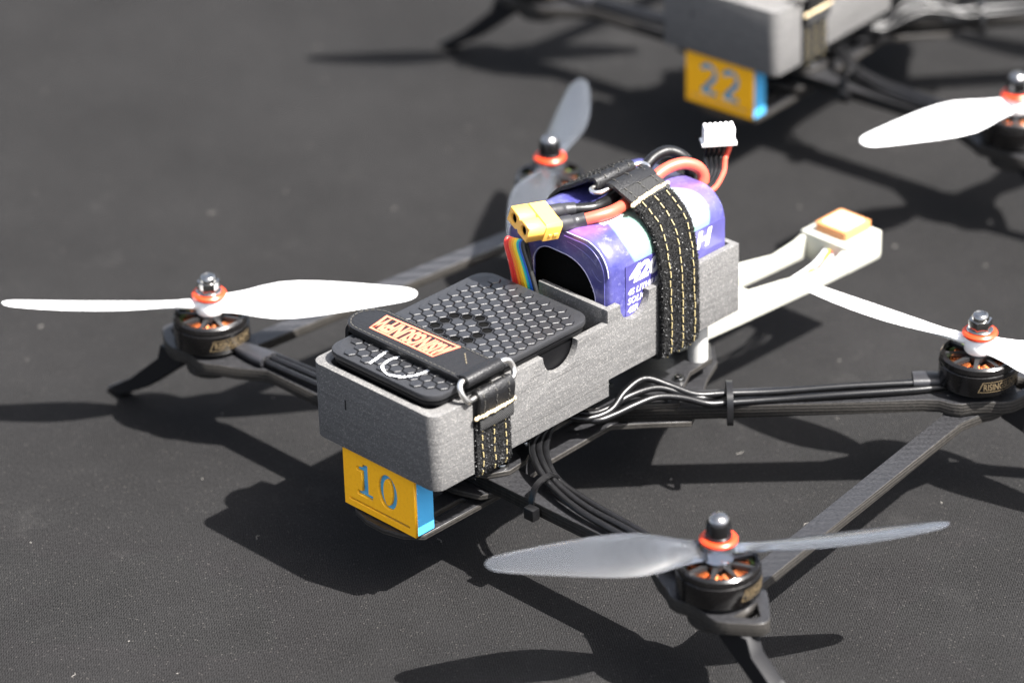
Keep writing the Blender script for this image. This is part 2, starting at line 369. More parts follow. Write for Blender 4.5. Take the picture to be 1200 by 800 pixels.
def make_tray(par):
    b = MB()
    # front U-shaped bow with rounded corners
    o = arc(-129.5, -30.2, 5, 270, 180, 7)+arc(-129.5, 30.2, 5, 180, 90, 7)
    outer = [(-113.6, -35.2)]+o+[(-113.6, 35.2)]
    inner = [(-113.6, 29.6)]+arc(-126.2, 24.8, 4.8, 90, 180, 6)+arc(-126.2, -24.8, 4.8, 180, 270, 6)+[(-113.6, -29.6)]
    b.prism(outer+inner, 60.8, 94.3, XY)
    # side walls with finger notches and the step between front and rear bay
    def side(y0, y1):
        p = [(-113.6, 60.82), (-33.5, 60.82), (-33.5, 68.4), (46.3, 68.4), (46.3, 100.2)]
        p += [(-9.2, 100.2)]+arc(-17.6, 99.2, 8.6, 0, -180, 10)[0:]+[(-26.2, 100.2), (-33.5, 100.2), (-33.5, 94.28)]
        p += [(-51.2, 94.28)]+arc(-61.2, 94.2, 10, 0, -180, 14)+[(-71.2, 94.28), (-113.6, 94.28)]
        MBs = MB().prism(p, y0, y1, XZ); b.add(MBs.v, MBs.f)
    side(-32.5, -29.5)
    pl = [(-113.6, 60.82), (-33.5, 60.82), (-33.5, 68.4), (46.3, 68.4), (46.3, 100.2), (-4, 100.2)]+arc(-14, 97.2, 10, 0, -90, 8)+[(-33.5, 87.2), (-40, 87.2), (-44, 94.28), (-51.2, 94.28)]+arc(-61.2, 94.2, 10, 0, -180, 14)+[(-71.2, 94.28), (-113.6, 94.28)]
    q = MB().prism(pl, 29.5, 32.5, XZ); b.add(q.v, q.f)
    b.box(-33.45, -31.0, -29.6, 6.5, 62, 100.15); b.box(-33.4, -31.05, 6.4, 29.6, 62.02, 87)         # divider
    b.box(43.6, 46.25, -29.6, 29.6, 68.5, 100.15)         # rear wall
    b.box(-131, -33.6, -29.7, 29.7, 60.9, 63.4)           # floors
    b.box(-31.1, 43.7, -29.7, 29.7, 68.5, 70.6)
    t = b.build('equipment_tray', PRINT, par, 30, bevel=.45)
    # shallow seam score on the front and a layer seam on the side
    MB().box(-134.62, -134.3, 15.2, 15.9, 79, 83.5).build('layer_blemish', BLACKPLA, t)
    MB().box(-92, -33.6, -32.56, -32.4, 82.4, 82.58).build('layer_seam', SEAM, t)
    MB().box(-92, -33.6, -32.56, -32.4, 67.3, 67.5).build('layer_seam', SEAM, t)
    return t

def digit_zero(cx, cy, rx, ry, w):
    a = [(cx+rx*math.cos(math.radians(k*10)), cy+ry*math.sin(math.radians(k*10))) for k in range(36)]
    c = [(cx+(rx-w)*math.cos(math.radians(k*10)), cy+(ry-w*.62)*math.sin(math.radians(k*10))) for k in range(36)]
    return [a, c]
def digit_one(x):
    return [[(x, 7.2), (x+9.0, 7.2), (x+9.0, 9.4), (x+6.4, 9.4), (x+6.4, 22.4), (x+3.9, 22.4), (x+3.4, 20.9), (x, 20.3), (x, 18.3), (x+2.8, 18.5), (x+2.8, 9.4), (x, 9.4)]]
def digit_two(x):
    o = arc(x+5, 17.4, 5.6, 168, -35, 14)+[(x+7.2, 11.6), (x+4.6, 8.6), (x+10.3, 8.6), (x+10.3, 5.7), (x, 5.7), (x, 8.0), (x+4.8, 13.2)]+arc(x+5, 17.4, 2.5, -35, 168, 12)
    return [o]
def make_plate(par, which):
    pl = MB().box(-131.6, -122.6, -20.4, 20.4, 33.6, 60.7).build('number_plate', BLUEPL, par, 30, bevel=.25)
    digs = digit_one(7.8)+digit_zero(25.6, 14.9, 5.4, 7.9, 2.9) if which == 10 else digit_two(8.6)+digit_two(22.0)
    me = curve_mesh([[(0, 0), (41, 0), (41, 27), (0, 27)]]+digs+[[(2.6, 3.0), (37.8, 3.0), (37.8, 4.1), (2.6, 4.1)]], 1.5, .14)
    place(me, lambda u, v, h: (-132.3+h, 20.5-u, 33.5+v)); link('number_face', me, ORANGEPL, pl)
    return pl

def arm_mesh(mx, my, u, root, off, hw, z0, z1, nq=0, rise=False):
    u = Vector(u).normalized(); s = Vector((-u.y, u.x))
    def W(t, q): return (mx+u.x*t+s.x*q, my+u.y*t+s.y*q)
    lo, hi = off-hw, off+hw
    loc = [(-root, lo), (-36, lo), (-24, min(lo, -8.2)), (-17, -11.2), (-12, -14.4), (-8, -15.2), (-3, -13.9), (3, -13.9), (8, -15.0), (13, -14.0+nq*.5), (17, -11.0+nq*.7), (25, -4.2+nq), (27, -1.5+nq), (27, 1.5+nq), (25, 4.2+nq), (17, 11.0+nq*.5), (13, 13.6+nq*.2), (8, 15.0), (3, 13.9), (-3, 13.9), (-8, 15.2), (-12, 14.4), (-17, 11.2), (-24, max(hi, 8.2)), (-36, hi), (-root, hi)]
    hole = [(15.5, -6.6+nq*.8), (22.6, -1.3+nq), (22.6, 1.3+nq), (15.5, 6.6+nq*.6)]
    me = curve_mesh([[W(*p) for p in loc], [W(*p) for p in hole]], z1-z0, .25)
    return place(me, lambda x, y, z: (x, y, z+(z0+z1)/2+(rear_rise(x) if rise else 0)))

def blade_mesh(mb, ang, spin, R=89.0, z0=0):
    """one twisted blade along direction ang; leading edge on the spin side (+1 counter-clockwise)"""
    ux, uy = math.cos(ang), math.sin(ang); vx, vy = -uy*spin, ux*spin
    ch = [(.05, 9, 27, 4.6), (.10, 10, 26, 4.2), (.16, 12.5, 24, 3.2), (.24, 17.0, 22.5, 2.6), (.33, 20.6, 21, 2.3), (.42, 21.4, 19.5, 2.0), (.52, 20.4, 18, 1.8), (.62, 18.4, 16.5, 1.6), (.72, 16.0, 15, 1.4), (.82, 13.2, 13.5, 1.3), (.90, 10.8, 12.5, 1.2), (.955, 8.6, 11, 1.0), (.985, 5.6, 10.5, .8), (1.0, 1.6, 10, .5)]
    n = 12; v = []; f = []
    for t, c, tw, th in ch:
        r = t*R; tw = math.radians(tw); sweep = 1.6*math.sin(t*3.0)
        for k in range(n):
            a = 2*math.pi*k/n; x = math.cos(a)*c/2+sweep; y = math.sin(a)*th/2*(1-.35*math.cos(a)*-1)-(.05*c)*((math.cos(a))**2)+.03*c
            q = x*math.cos(tw)-y*math.sin(tw); z = x*math.sin(tw)+y*math.cos(tw)
            v.append((ux*r+vx*q, uy*r+vy*q, z0+z+3.0*t*t))
    m = len(ch)
    for i in range(m-1):
        for k in range(n): f.append((i*n+k, i*n+(k+1) % n, (i+1)*n+(k+1) % n, (i+1)*n+k))
    f += [tuple(range(n))[::-1], tuple(range((m-1)*n, m*n))]
    mb.add(v, f)

def make_motor(par, mx, my, mz, pad_z, lab_deg, dome):
    """bell is the part; windings, base, print, washer and nut are its pieces"""
    b = MB(); seg = 56
    b.lathe([(14.0, -1.6), (14.0, -.1), (15.2, 0), (16.0, -.7), (16.35, -2.6), (16.0, -3.0), (16.0, -3.4), (16.5, -3.7), (16.5, -12.2), (16.2, -12.7), (14.8, -12.7), (14.8, -1.8)], seg, ring=True)
    sb = MB(); sb.lathe([(0, -2.6), (5.4, -2.6), (5.6, -.3), (5.2, .5), (0, .5)], 28)
    for k in range(9):
        a = 2*math.pi*k/9+.2; c, s_ = math.cos(a), math.sin(a); p = Vector((-s_, c, 0))
        q0 = Vector((c, s_, 0))*4.6; q1 = Vector((c, s_, 0))*14.2
        v = [q0+p*1.1+Vector((0,0,-.2)), q0-p*1.1+Vector((0,0,-.2)), q1-p*.75+Vector((0,0,-.25)), q1+p*.75+Vector((0,0,-.25))]
        v += [x-Vector((0,0,1.7)) for x in v]
        sb.add(v, [(0,1,2,3),(7,6,5,4),(0,4,5,1),(1,5,6,2),(2,6,7,3),(3,7,4,0)])
    M = b.build('motor', ANOD, par, 35); M.location = Vector((mx, my, mz))*S
    sb.build('bell_spokes', ANODTOP, M, 35)
    MB().lathe([(0, -11), (13.6, -11), (13.6, -10), (8, -9.5), (4.5, -4), (4.5, -2.7), (0, -2.7)], 32).build('stator_core', PCB, M)
    cw = MB(); cg = MB()
    for k in range(12):
        a = 2*math.pi*k/12; d = Vector((math.cos(a), math.sin(a), 0)); p = Vector((-d.y, d.x, 0))
        for j in range(4):
            ctr = d*(7.2+j*1.35)+Vector((0,0,-4.9))
            cw.tube([ctr+p*(1.5+.12*j)+Vector((0,0,-2.0)), ctr+p*(1.5+.12*j)+Vector((0,0,1.3)), ctr+p*.2+Vector((0,0,2.1)), ctr-p*(1.5+.12*j)+Vector((0,0,1.3)), ctr-p*(1.5+.12*j)+Vector((0,0,-2.0))], .62, 6, res=3)
        cg.obox(d*13.2+Vector((0,0,-4.6)), d*.7, p*2.2, Vector((0,0,1.6)))
    cw.build('copper_winding', COPPER, M); cg.build('stator_tip', COIL_GREEN, M, bevel=.2)
    MB().lathe([(0, pad_z-mz+.1), (11.5, pad_z-mz+.1), (11.5, pad_z-mz+2.2), (9.2, pad_z-mz+2.6), (9.2, -11), (0, -11)], 36).build('motor_base', ANOD, M)
    # maker's print wrapped round the bell
    half = 12.0
    def wrap(u, v, h):
        a = math.radians(lab_deg)+u/16.5; r = 16.53+h
        return (r*math.cos(a), r*math.sin(a), -7.9+v)
    lp = fit_text('RISINGSUNFPV', -half+2.4, half-2.4, -1.5, 1.5, .04, .012); lp = place(lp, wrap); lb = link('gold_lettering', lp, GOLD, M)
    def slant(k): return [(-half-k, -2.35-k*.6), (-half+1.9-k*.6, 2.35+k*.6), (half-1.9+k*.6, 2.35+k*.6), (half+k, -2.35-k*.6)]
    def dens(p, n=14):
        o = []
        for i in range(len(p)):
            a, c = p[i], p[(i+1) % len(p)]; o += [(a[0]+(c[0]-a[0])*j/n, a[1]+(c[1]-a[1])*j/n) for j in range(n)]
        return o
    fr = MB(); A0 = dens(slant(0)); A1 = dens(slant(-.5)); nn = len(A0)
    fr.add([wrap(u, v, 0.02) for u, v in A0]+[wrap(u, v, 0.02) for u, v in A1], [(i, (i+1) % nn, nn+(i+1) % nn, nn+i) for i in range(nn)])
    fr.build('gold_frame_print', GOLD, M)
    # washer and nut on the shaft
    MB().lathe([(0, 7.6), (6.2, 7.6), (7.4, 8.6), (7.4, 9.5), (6.6, 10.3), (0, 10.3)], 40).build('washer', ORANGE, M, 30)
    n = MB(); z = 10.3
    if dome:
        n.lathe([(0, z), (5.2, z), (5.2, z+.9), (4.8, z+1.2), (4.8, z+5.0), (4.5, z+6.6), (3.6, z+8.4), (2.2, z+9.4), (0, z+9.8)], 32)
        n.build('dome_nut', DARKSTEEL, M, 50)
        MB().lathe([(4.1, z+7.6), (3.68, z+8.5), (2.25, z+9.52), (0, z+9.92), (0, z+9.0)], 28).build('worn_nut_tip', STEEL, M, 60)
    else:
        n.lathe([(0, z), (5.6, z), (5.6, z+.7), (4.9, z+1.1), (0, z+1.1)], 32)
        hx = [(5.0*math.cos(math.radians(60*k+20)), 5.0*math.sin(math.radians(60*k+20))) for k in range(6)]
        n.prism(hx, z+1.1, z+5.2, XY); n.build('flange_nut', STEEL, M, 30, bevel=.25)
        MB().lathe([(0, z+5.2), (3.7, z+5.2), (3.6, z+6.6), (3.0, z+7.7), (2.2, z+7.9), (2.0, z+7.5), (0, z+7.4)], 28).build('nut_collar', STEEL, M, 50)
    return M

def zip_tie(par, loop, hc, hd, hw=1.3):
    """flat band round wires and arm, with its square lock head"""
    b = MB(); P = catmull(loop, 4, True); n = len(P); v = []; f = []
    c = sum(P, Vector())/n; nrm = Vector(hd).normalized()
    for p in P:
        o = (p-c); o = (o-nrm*o.dot(nrm)).normalized()
        for a_, r_ in ((-hw, 0), (hw, 0), (hw, .9), (-hw, .9)): v.append(p+nrm*a_+o*r_)
    for i in range(n):
        for k in range(4): f.append((i*4+k, i*4+(k+1) % 4, ((i+1) % n)*4+(k+1) % 4, ((i+1) % n)*4+k))
    b.add(v, f); t = b.build('zip_tie', TIE, par, 40)
    up = Vector((0, 0, 1)); sd = nrm.cross(up)
    h = MB(); h.obox(hc, nrm*2.6, sd*2.0, up*2.6); h.build('tie_lock', TIE, t, 30, bevel=.4)
    return t

def make_quad(name, which):
    Q = empty(name)
    make_tray(Q); make_plate(Q, which)
    # carbon plates
    def sym(p): return [p+[(x, -y) for x, y in reversed(p)]]
    me = curve_mesh(sym([(-136, -5), (-133.5, -14), (-128, -20.4), (-70, -20.4), (-62, -14), (-62, -.01)])+[rrect(-116, -98, 6, 10, 1.8), rrect(-116, -98, -15, -11, 1.8), rrect(-112, -98, -3, 3, 1.5)], 2.5, .2)
    link('front_plate', place(me, lambda x, y, z: (x, y, z+31.6)), CARBON, Q)
    me = curve_mesh(sym([(-102, -10), (-98, -22), (-86, -27.5), (-74, -26), (-60, -23.5), (-22, -22.5), (-10, -33.5), (2.5, -45.5), (12, -40), (34, -26), (47, -20), (57, -9), (58, -.01)])+[rrect(-60, -20, -9, 9, 4)], 2.6, .2)
    link('lower_plate', place(me, lambda x, y, z: (x, y, z+37.0)), CARBON, Q)
    me = curve_mesh(sym([(-99, -10), (-94.6, -22.5), (-86, -27), (-76, -26), (-58, -17.0), (-32, -15.0), (-16, -27), (-.5, -41.5), (7.5, -35), (22, -27), (37, -26), (46, -17), (49, -.01)])+[rrect(-50, -24, -8, 8, 3)], 2.4, .2)
    link('upper_plate', place(me, lambda x, y, z: (x, y, z+45.6)), CARBON, Q)
    # arms
    ur = Vector((.70, .714)).normalized()
    for sx, (k, mx, my, mz) in enumerate(MOT):
        sg = 1 if my > 0 else -1
        if k in 'AB': me = arm_mesh(mx, my, (0, sg), 140, (6.2 if sg < 0 else -6.2), 6.8, 38.5, 44.3, (-3 if sg < 0 else 3))
        else: me = arm_mesh(mx, my, (ur.x, sg*ur.y), 158, (-3 if sg < 0 else 3), 7.2, 38.52+.04*sg, 44.3, rise=True)
        link('arm', me, CARBON, Q)
        # landing leg, outward and down
        uo = Vector((0, sg, 0)) if k in 'AB' else Vector((ur.x, sg*ur.y, 0)); po = Vector((-uo.y, uo.x, 0))
        o = Vector((mx, my, 0)); fx = Vector((-1, 0, 0)) if k in 'AB' else po; q0, q1 = (3.5, 10.5) if k in 'AB' else (-3.5, 3.5)
        dz = 0 if k in 'AB' else 2.4
        fin = [(23.5, 38.4+dz), (26, 31), (47, 12.8), (61.5, 3.2), (62.5, .3), (56.5, .3), (35, 13), (19, 26), (10, 33), (8, 38.4+dz)]
        slot = [(33.5, 23.0), (36, 22.6), (44.5, 14.6), (44.0, 12.9), (41.0, 13.6), (33.2, 20.6)]
        me = place(curve_mesh([fin, slot] if k == 'B' else [fin], 7, .35), lambda t, z, h: o+uo*t+fx*((q0+q1)/2+h)+Vector((0, 0, z)))
        leg = link('landing_leg', me, BLACKPLA, Q)
        fb = MB(); tip = o+uo*59.5+fx*(q0+q1)/2; fb.obox(tip+Vector((0, 0, 1.6)), uo*3.4, fx*3.9, Vector((0, 0, 1.45))); fb.build('rubber_foot', RUBBER, leg, 35, bevel=.9)
    # side braces under the arms, motor to motor
    for sg in (-1, 1):
        a = Vector((-93.5, sg*145.7)); b = Vector((93.5, sg*123.5)); d = (b-a).normalized(); n = Vector((-d.y, d.x))
        def W(t, q, base): p = base+d*t+n*q; return (p.x, p.y)
        L = (b-a).length
        P = [W(12*math.cos(math.radians(k)), 12*math.sin(math.radians(k)), a) for k in range(45, 316, 18)]
        P += [W(20, -4.8, a), W(L-20, -4.8, a)]+[W(L+12*math.cos(math.radians(k)), 12*math.sin(math.radians(k)), a) for k in range(-135, 136, 18)]+[W(L-20, 4.8, a), W(20, 4.8, a)]
        link('side_brace', place(curve_mesh([P], 4.4, .2), lambda x, y, z: (x, y, z+35.3+1.5*(1+x/93.5))), WEAVE if sg > 0 else CARBON, Q)  # left brace: weave contrast painted stronger, for the light that brings it out
    # motors and propellers
    props = {'A': (math.radians(-45.5), 1, WHITEPROP), 'B': (math.radians(-38.0), -1, CLEARPROP), 'C': (math.radians(98.5), 1, WHITEPROP), 'D': (math.radians(35), -1, CLEARPROP)}
    if which == 22: props['B'] = (math.radians(160), -1, WHITEPROP); props['A'] = (math.radians(-50), 1, CLEARPROP)
    labs = {'A': 225+42, 'B': 225+70, 'C': 225+34, 'D': 225+150}
    for k, mx, my, mz in MOT:
        make_motor(Q, mx, my, mz, 44.3+rear_rise(mx), labs[k], k in 'BD')
        ang, spin, pm = props[k]
        b = MB(); b.lathe([(2.5, .9), (5.9, .9), (6.3, 1.6), (6.3, 7.0), (5.8, 7.5), (2.5, 7.5)], 32)
        blade_mesh(b, ang, spin, z0=4.0); blade_mesh(b, ang+math.pi, spin, z0=4.0)
        p = b.build('propeller', pm, Q, 50); p.location = Vector((mx, my, mz))*S
    # motor leads lying along the arms
    def leads(paths, r=1.5):
        for p in paths: MB().tube(p, r, 9).build('motor_lead', RUBBER, Q, 60)
    rear = [[(-45, -15, 50.5), (-39, -24.0, 48.8), (-28.3, -28.1, 49.7), (-18, -26.8, 53.7), (-8, -28.6, 56.5), (-1.3, -36.8, 53.4), (4.6, -45.8, 50), (14.3, -53.0, 48.8), (30, -66, 47.4), (52, -86.5, 47.8), (73, -106, 47.4), (84, -115, 46.3)],
            [(-40, -14.5, 50), (-34.5, -22.5, 48.7), (-26.7, -26.3, 49.7), (-16.6, -28.0, 51.6), (-5.8, -33.2, 52.9), (.9, -41.0, 50.5), (6.2, -48, 48.4), (15.6, -52.0, 47.2), (33, -65, 46.1), (54, -86, 46.4), (75, -105, 46.4), (86, -115, 46)],
            [(-41, -15, 48.5), (-35.9, -26.5, 47.7), (-27.9, -30, 48.3), (-18.8, -32, 49.3), (-8.3, -35.8, 50.6), (-.4, -42.9, 49.6), (5.8, -51.2, 47.2), (12.4, -55.6, 46.2), (29, -69.5, 45.6), (49.5, -89.5, 46.4), (71, -108.6, 46.0), (83, -117, 45.6)]]
    frt = [[(-44, -15, 52), (-58, -19.5, 52.5), (-72, -26, 52), (-81, -37, 51.2), (-86.5, -51, 48.6), (-90.5, -70, 47.2), (-91.6, -92, 46.5), (-92.2, -118, 46.2), (-92.8, -134, 46.2)],
           [(-42, -15, 51), (-55, -19, 51), (-68, -26, 50.6), (-77.5, -37, 50.6), (-83.5, -50.5, 48.8), (-86.4, -70, 46.8), (-87.4, -92, 46.8), (-89, -118, 46.4), (-90, -134, 46.2)],
           [(-40, -15, 50), (-52, -18.5, 49.5), (-64.5, -26.5, 48.8), (-74, -37, 48.4), (-80, -50, 47), (-82.4, -70, 46.3), (-83.6, -92, 45.9), (-86, -118, 45.9), (-88, -134, 46)]]
    rear = [[(x, y, z+rear_rise(x)+.3) for x, y, z in p] for p in rear]; frt = [[(x, y, z+.3) for x, y, z in p] for p in frt]
    leads(rear); leads(frt)
    leads([[(x, -y, z) for x, y, z in p] for p in rear+frt])
    for sg in (-1, 1):
        for c, d in (((80.5, 109.6, 50.2), (.70, .714)), ((-91.0, 121, 46.8), (-.06, 1))):
            d = Vector((d[0], d[1]*sg, 0)).normalized(); c = Vector((c[0], c[1]*sg, c[2])); n = Vector((-d.y, d.x, 0))
            s = MB(); v = []; f = []
            for t, w, h in ((-8, 4.9, 2.2), (-2, 4.9, 2.3), (2, 4.4, 2.2), (9, 3.4, 1.9)):
                for kk in range(12):
                    a = 2*math.pi*kk/12; v.append(c+d*t+n*math.copysign(abs(math.cos(a))**.6, math.cos(a))*w+Vector((0, 0, math.copysign(abs(math.sin(a))**.7, math.sin(a))*h)))
            for i in range(3):
                for kk in range(12): f.append((i*12+kk, i*12+(kk+1) % 12, (i+1)*12+(kk+1) % 12, (i+1)*12+kk))
            f += [tuple(range(12))[::-1], tuple(range(36, 48))]
            s.add(v, f).build('heat_shrink_sleeve', SHRINK, Q, 50)
        # zip ties
        dn = Vector((ur.x, -sg*-1*ur.y, 0)) if sg > 0 else Vector((ur.x, -ur.y, 0)); nn = Vector((-dn.y, dn.x, 0)); c = Vector((19, sg*51.5, 0))
        lp = [c+nn*q+Vector((0, 0, z)) for q, z in ((-11.0, 38.9), (-11.2, 44.5), (-9, 50.2), (-3, 52.2), (2.5, 51.0), (6.0, 45.5), (5.6, 38.9), (-3, 38.4))]
        if sg > 0: lp = [c+nn*-q+Vector((0, 0, z)) for q, z in ((-11.0, 38.9), (-11.2, 44.5), (-9, 50.2), (-3, 52.2), (2.5, 51.0), (6.0, 45.5), (5.6, 38.9), (-3, 38.4))]
        zip_tie(Q, lp, c+nn*4+Vector((0, 0, 36.2)), dn)
        c = Vector((-86.7, sg*47.5, 0)); lp = [c+Vector((q, 0, z)) for q, z in ((-7.2, 38.8), (-7.4, 44), (-5.5, 49.5), (0, 51.6), (5, 50.5), (7.9, 45), (7.2, 38.8), (0, 38.3))]
        zip_tie(Q, lp, c+Vector((-10.0, sg*2.0, 40.8)), Vector((0, 1, 0)))
    # screws, standoffs, electronics under the tray
    for x, y, z in ((-85.5, -22.5, 46.7), (-85.5, 22.5, 46.7), (0, -35.5, 46.7), (0, 35.5, 46.7), (14, -28, 46.7), (14, 28, 46.7), (-66, -17, 46.7), (-30, -13, 46.7)):
        MB().lathe([(0, -.1), (2.6, -.1), (2.7, .6), (2.2, 1.6), (1.3, 1.9), (1.2, 1.0), (0, 1.0)], 20, (x, y, z)).build('screw', STEEL, Q, 40)
    for x, y, z1 in ((33, -21.5, 68.4), (33, 21.5, 68.4), (-88, -14, 60.8), (-88, 14, 60.8), (-40, -12, 60.8), (-40, 12, 60.8)):
        q = 4.3 if x > 0 else 3.0; MB().lathe([(0, 46.6), (q, 46.6), (q, z1), (0, z1)], 24, (x, y, 0)).build('standoff', POST if x > 0 else DARKSTEEL, Q, 40)
    e = MB(); e.box(-72, -12, -15, 15, 49.5, 51.2); e.box(-66, -18, -12.5, 12.5, 54, 55.6); e.box(-60, -50, -9, 9, 51.2, 54); e.box(-34, -24, -9, 9, 51.2, 54); e.box(-28, 8, -11, 11, 56.5, 60.5)
    fc = e.build('flight_controller', PCB, Q, 30, bevel=.2)
    sl = [(-33, -14.5), (-38.5, -14.8), (-27, -14.3), (-46, -15), (-51, -14.8), (-22, -13.8)]
    for x, y in sl:
        MB().lathe([(0, 0), (1.9, .2), (1.7, 1.3), (.9, 2.1), (0, 2.3)], 12, (x, y, 51.2)).build('solder_joint', SOLDER, fc, 60)
    # rear mount with the positioning antenna
    b = MB()
    wall = [(30, 47.4), (68, 44.8), (113, 42.4), (141.2, 41.4), (141.2, 52.5), (136, 51.0), (121, 49.6), (99, 54.2), (66, 60), (46, 66.5), (30, 67.5)]
    for y0, y1 in ((-13.4, -10.6), (10.6, 13.4)):
        q = MB().prism(wall, y0, y1, XZ); b.add(q.v, q.f)
    b.prism([(30, 47.5), (68, 45), (94, 43.7), (94, 46.2), (68, 47.6), (30, 50)], -10.7, 10.7, XZ)
    b.prism([(141, 41.4), (163.5, 40.9), (164.5, 43), (164.5, 54.2), (141, 54.2)], -13.6, 13.6, XZ)
    mt = b.build('antenna_mount', TPU, Q, 30, bevel=.5)
    MB().prism(rrect(145, 163, -9, 9, 1.2), 54.3, 58.4, XY).build('ceramic_antenna', CERAMIC, mt, 30, bevel=.3)
    MB().prism(rrect(147, 161, -7, 7, 1.5), 58.35, 58.6, XY).build('antenna_pad', SILVERPAD, mt, 30)
    rr = random.Random(3)
    for i, cn in enumerate(('white', 'red', 'yellow', 'turquoise', 'white', 'black')):
        y = -7.5+i*1.1
        MB().tube([(92, y*.7, 46.4), (104, y+rr.uniform(-1, 1), 44.6+rr.uniform(0, .8)), (118, y+rr.uniform(-1.2, 1.2), 44.0+rr.uniform(0, 1.5)), (130, y+rr.uniform(-1.2, 1.2), 46.0+rr.uniform(0, 2)), (141.5, y+2.5, 49.5+rr.uniform(-1, 1))], .55, 7, res=4).build('antenna_wire', WIRECOL[cn], mt, 60)
    return Q

quad = make_quad('quadcopter', 10)
tag(quad, 'black carbon quadcopter with number 10 plate, battery pack strapped in its grey tray', 'drone', 'quadcopters on the black cloth')
quad2 = make_quad('quadcopter', 22)
tag(quad2, 'blurred quadcopter with number 22 plate, cut off at the top of the photo', 'drone', 'quadcopters on the black cloth')
T2 = Matrix.Translation(Vector((375.9, 164.4, 0))*S) @ Matrix.Rotation(math.radians(4.7), 4, 'Z')
quad2.location = T2.to_translation(); quad2.rotation_euler = (0, 0, math.radians(4.7))

# ------------------------------------------------------------------ hexagon-lidded case in the front bay
case = empty('lidded_case', (-85, 0, 63.5))
tag(case, 'flat black plastic case with honeycomb lid, sitting in the front of the tray', 'case')
def kid(ob, root=case):
    ob.parent = root; ob.matrix_parent_inverse = Matrix.Translation(-root.location); return ob
kid(MB().prism(rrect(-129, -42, -28.8, 28.8, 7), 63.6, 95.8, XY).build('case_body', LIDGAP, None, 30, bevel=.8))
kid(MB().prism(rrect(-130, -41, -30.2, 30.2, 7.5), 94.6, 96.6, XY).build('case_rim', LIDGAP, None, 30, bevel=.7))
lid = kid(MB().prism(rrect(-130.8, -40.4, -31.0, 31.0, 7.5), 97.2, 100.0, XY).build('lid', LIDPL, None, 30, bevel=1.0))
PIT = 5.38; hexbed = []
hb = MB(); hv = [(.5*PIT*.885/math.cos(math.pi/6)*math.cos(math.radians(60*k+30)), .5*PIT*.885/math.cos(math.pi/6)*math.sin(math.radians(60*k+30))) for k in range(6)]
r0 = math.hypot(*hv[0])
V6 = [(x, y, 0) for x, y in hv]+[(x, y, .34) for x, y in hv]+[(x*(1-.24/r0), y*(1-.24/r0), .60) for x, y in hv]
hb.add(V6, [tuple(range(6))[::-1], tuple(range(12, 18))]+[(b_+i_, b_+(i_+1) % 6, b_+6+(i_+1) % 6, b_+6+i_) for b_ in (0, 6) for i_ in range(6)])
hx0 = hb.build('honeycomb_cell', HEXPL, None, None); hexme = hx0.data; bpy.data.objects.remove(hx0)
hbk = MB(); ri = .88
hbk.add([(x, y, 0) for x, y in hv]+[(x, y, .2) for x, y in hv]+[(x*.95, y*.95, .5) for x, y in hv]+[(x*ri, y*ri, .5) for x, y in hv]+[(x*ri, y*ri, .02) for x, y in hv], [(b_+i_, b_+(i_+1) % 6, b_+6+(i_+1) % 6, b_+6+i_) for b_ in (0, 6, 12, 18) for i_ in range(6)]+[tuple(range(24, 30))])
hk0 = hbk.build('honeycomb_opening', HEXPL, None, None); holeme = hk0.data; holeme.materials.append(FOAM); bpy.data.objects.remove(hk0)
for p_ in holeme.polygons:
    if max(holeme.vertices[i_].co.z for i_ in p_.vertices) < .03*S or (min(holeme.vertices[i_].co.z for i_ in p_.vertices) < .03*S and Vector(p_.center[:2]).length < .88*r0*S*.9): p_.material_index = 1
cx0, cy0 = -83.4, 1.2; cells = []
for j in range(-7, 8):
    for i in range(-12, 12):
        x = cx0+i*PIT+(PIT/2 if j % 2 else 0); y = cy0+j*PIT*math.sqrt(3)/2
        if not (-127.2 < x < -44.0 and abs(y) < 26.8): continue
        # honeycomb field fades out towards the lid's rounded corners
        if (abs(y) > 23 and (x < -122 or x > -49)): continue
        q = i+(j-(j & 1))//-2 if False else None
        d = math.hypot(x-cx0, y-cy0)
        cells.append((x, y, 2*PIT*.84 < d < 2*PIT*1.06))
# bed under the cells; flat black rings round them paint in groove shade
kid(MB().prism([(-128.2, -22), (-122, -28.6), (-49, -28.6), (-43.0, -22), (-43.0, 24), (-49, 29.6), (-122, 29.6), (-128.2, 24)], 99.9, 100.02, XY).build('honeycomb_bed', LIDPL, None, 30))
bed = MB()
for x, y, hole in cells:
    if hole:
        o = kid(bpy.data.objects.new('honeycomb_opening', holeme)); COL.objects.link(o)
        o.parent = lid; o.matrix_parent_inverse = Matrix.Identity(4); o.location = Vector((x, y, 100.05))*S
    else:
        o = bpy.data.objects.new('honeycomb_cell', hexme); COL.objects.link(o)
        o.parent = lid; o.matrix_parent_inverse = Matrix.Identity(4); o.location = Vector((x, y, 100.03))*S
    k = 1.13
    ring = [(x+hv[n][0]*k, y+hv[n][1]*k) for n in range(6)]; inn = [(x+hv[n][0]*1.0, y+hv[n][1]*1.0) for n in range(6)]
    bed.add([(a, b, 100.035) for a, b in ring]+[(a, b, 100.035) for a, b in inn], [(n, (n+1) % 6, 6+(n+1) % 6, 6+n) for n in range(6)])
g_ = kid(bed.build('honeycomb_groove_shade', LIDGAP, None, 30)); g_.parent = lid; g_.matrix_parent_inverse = Matrix.Identity(4)
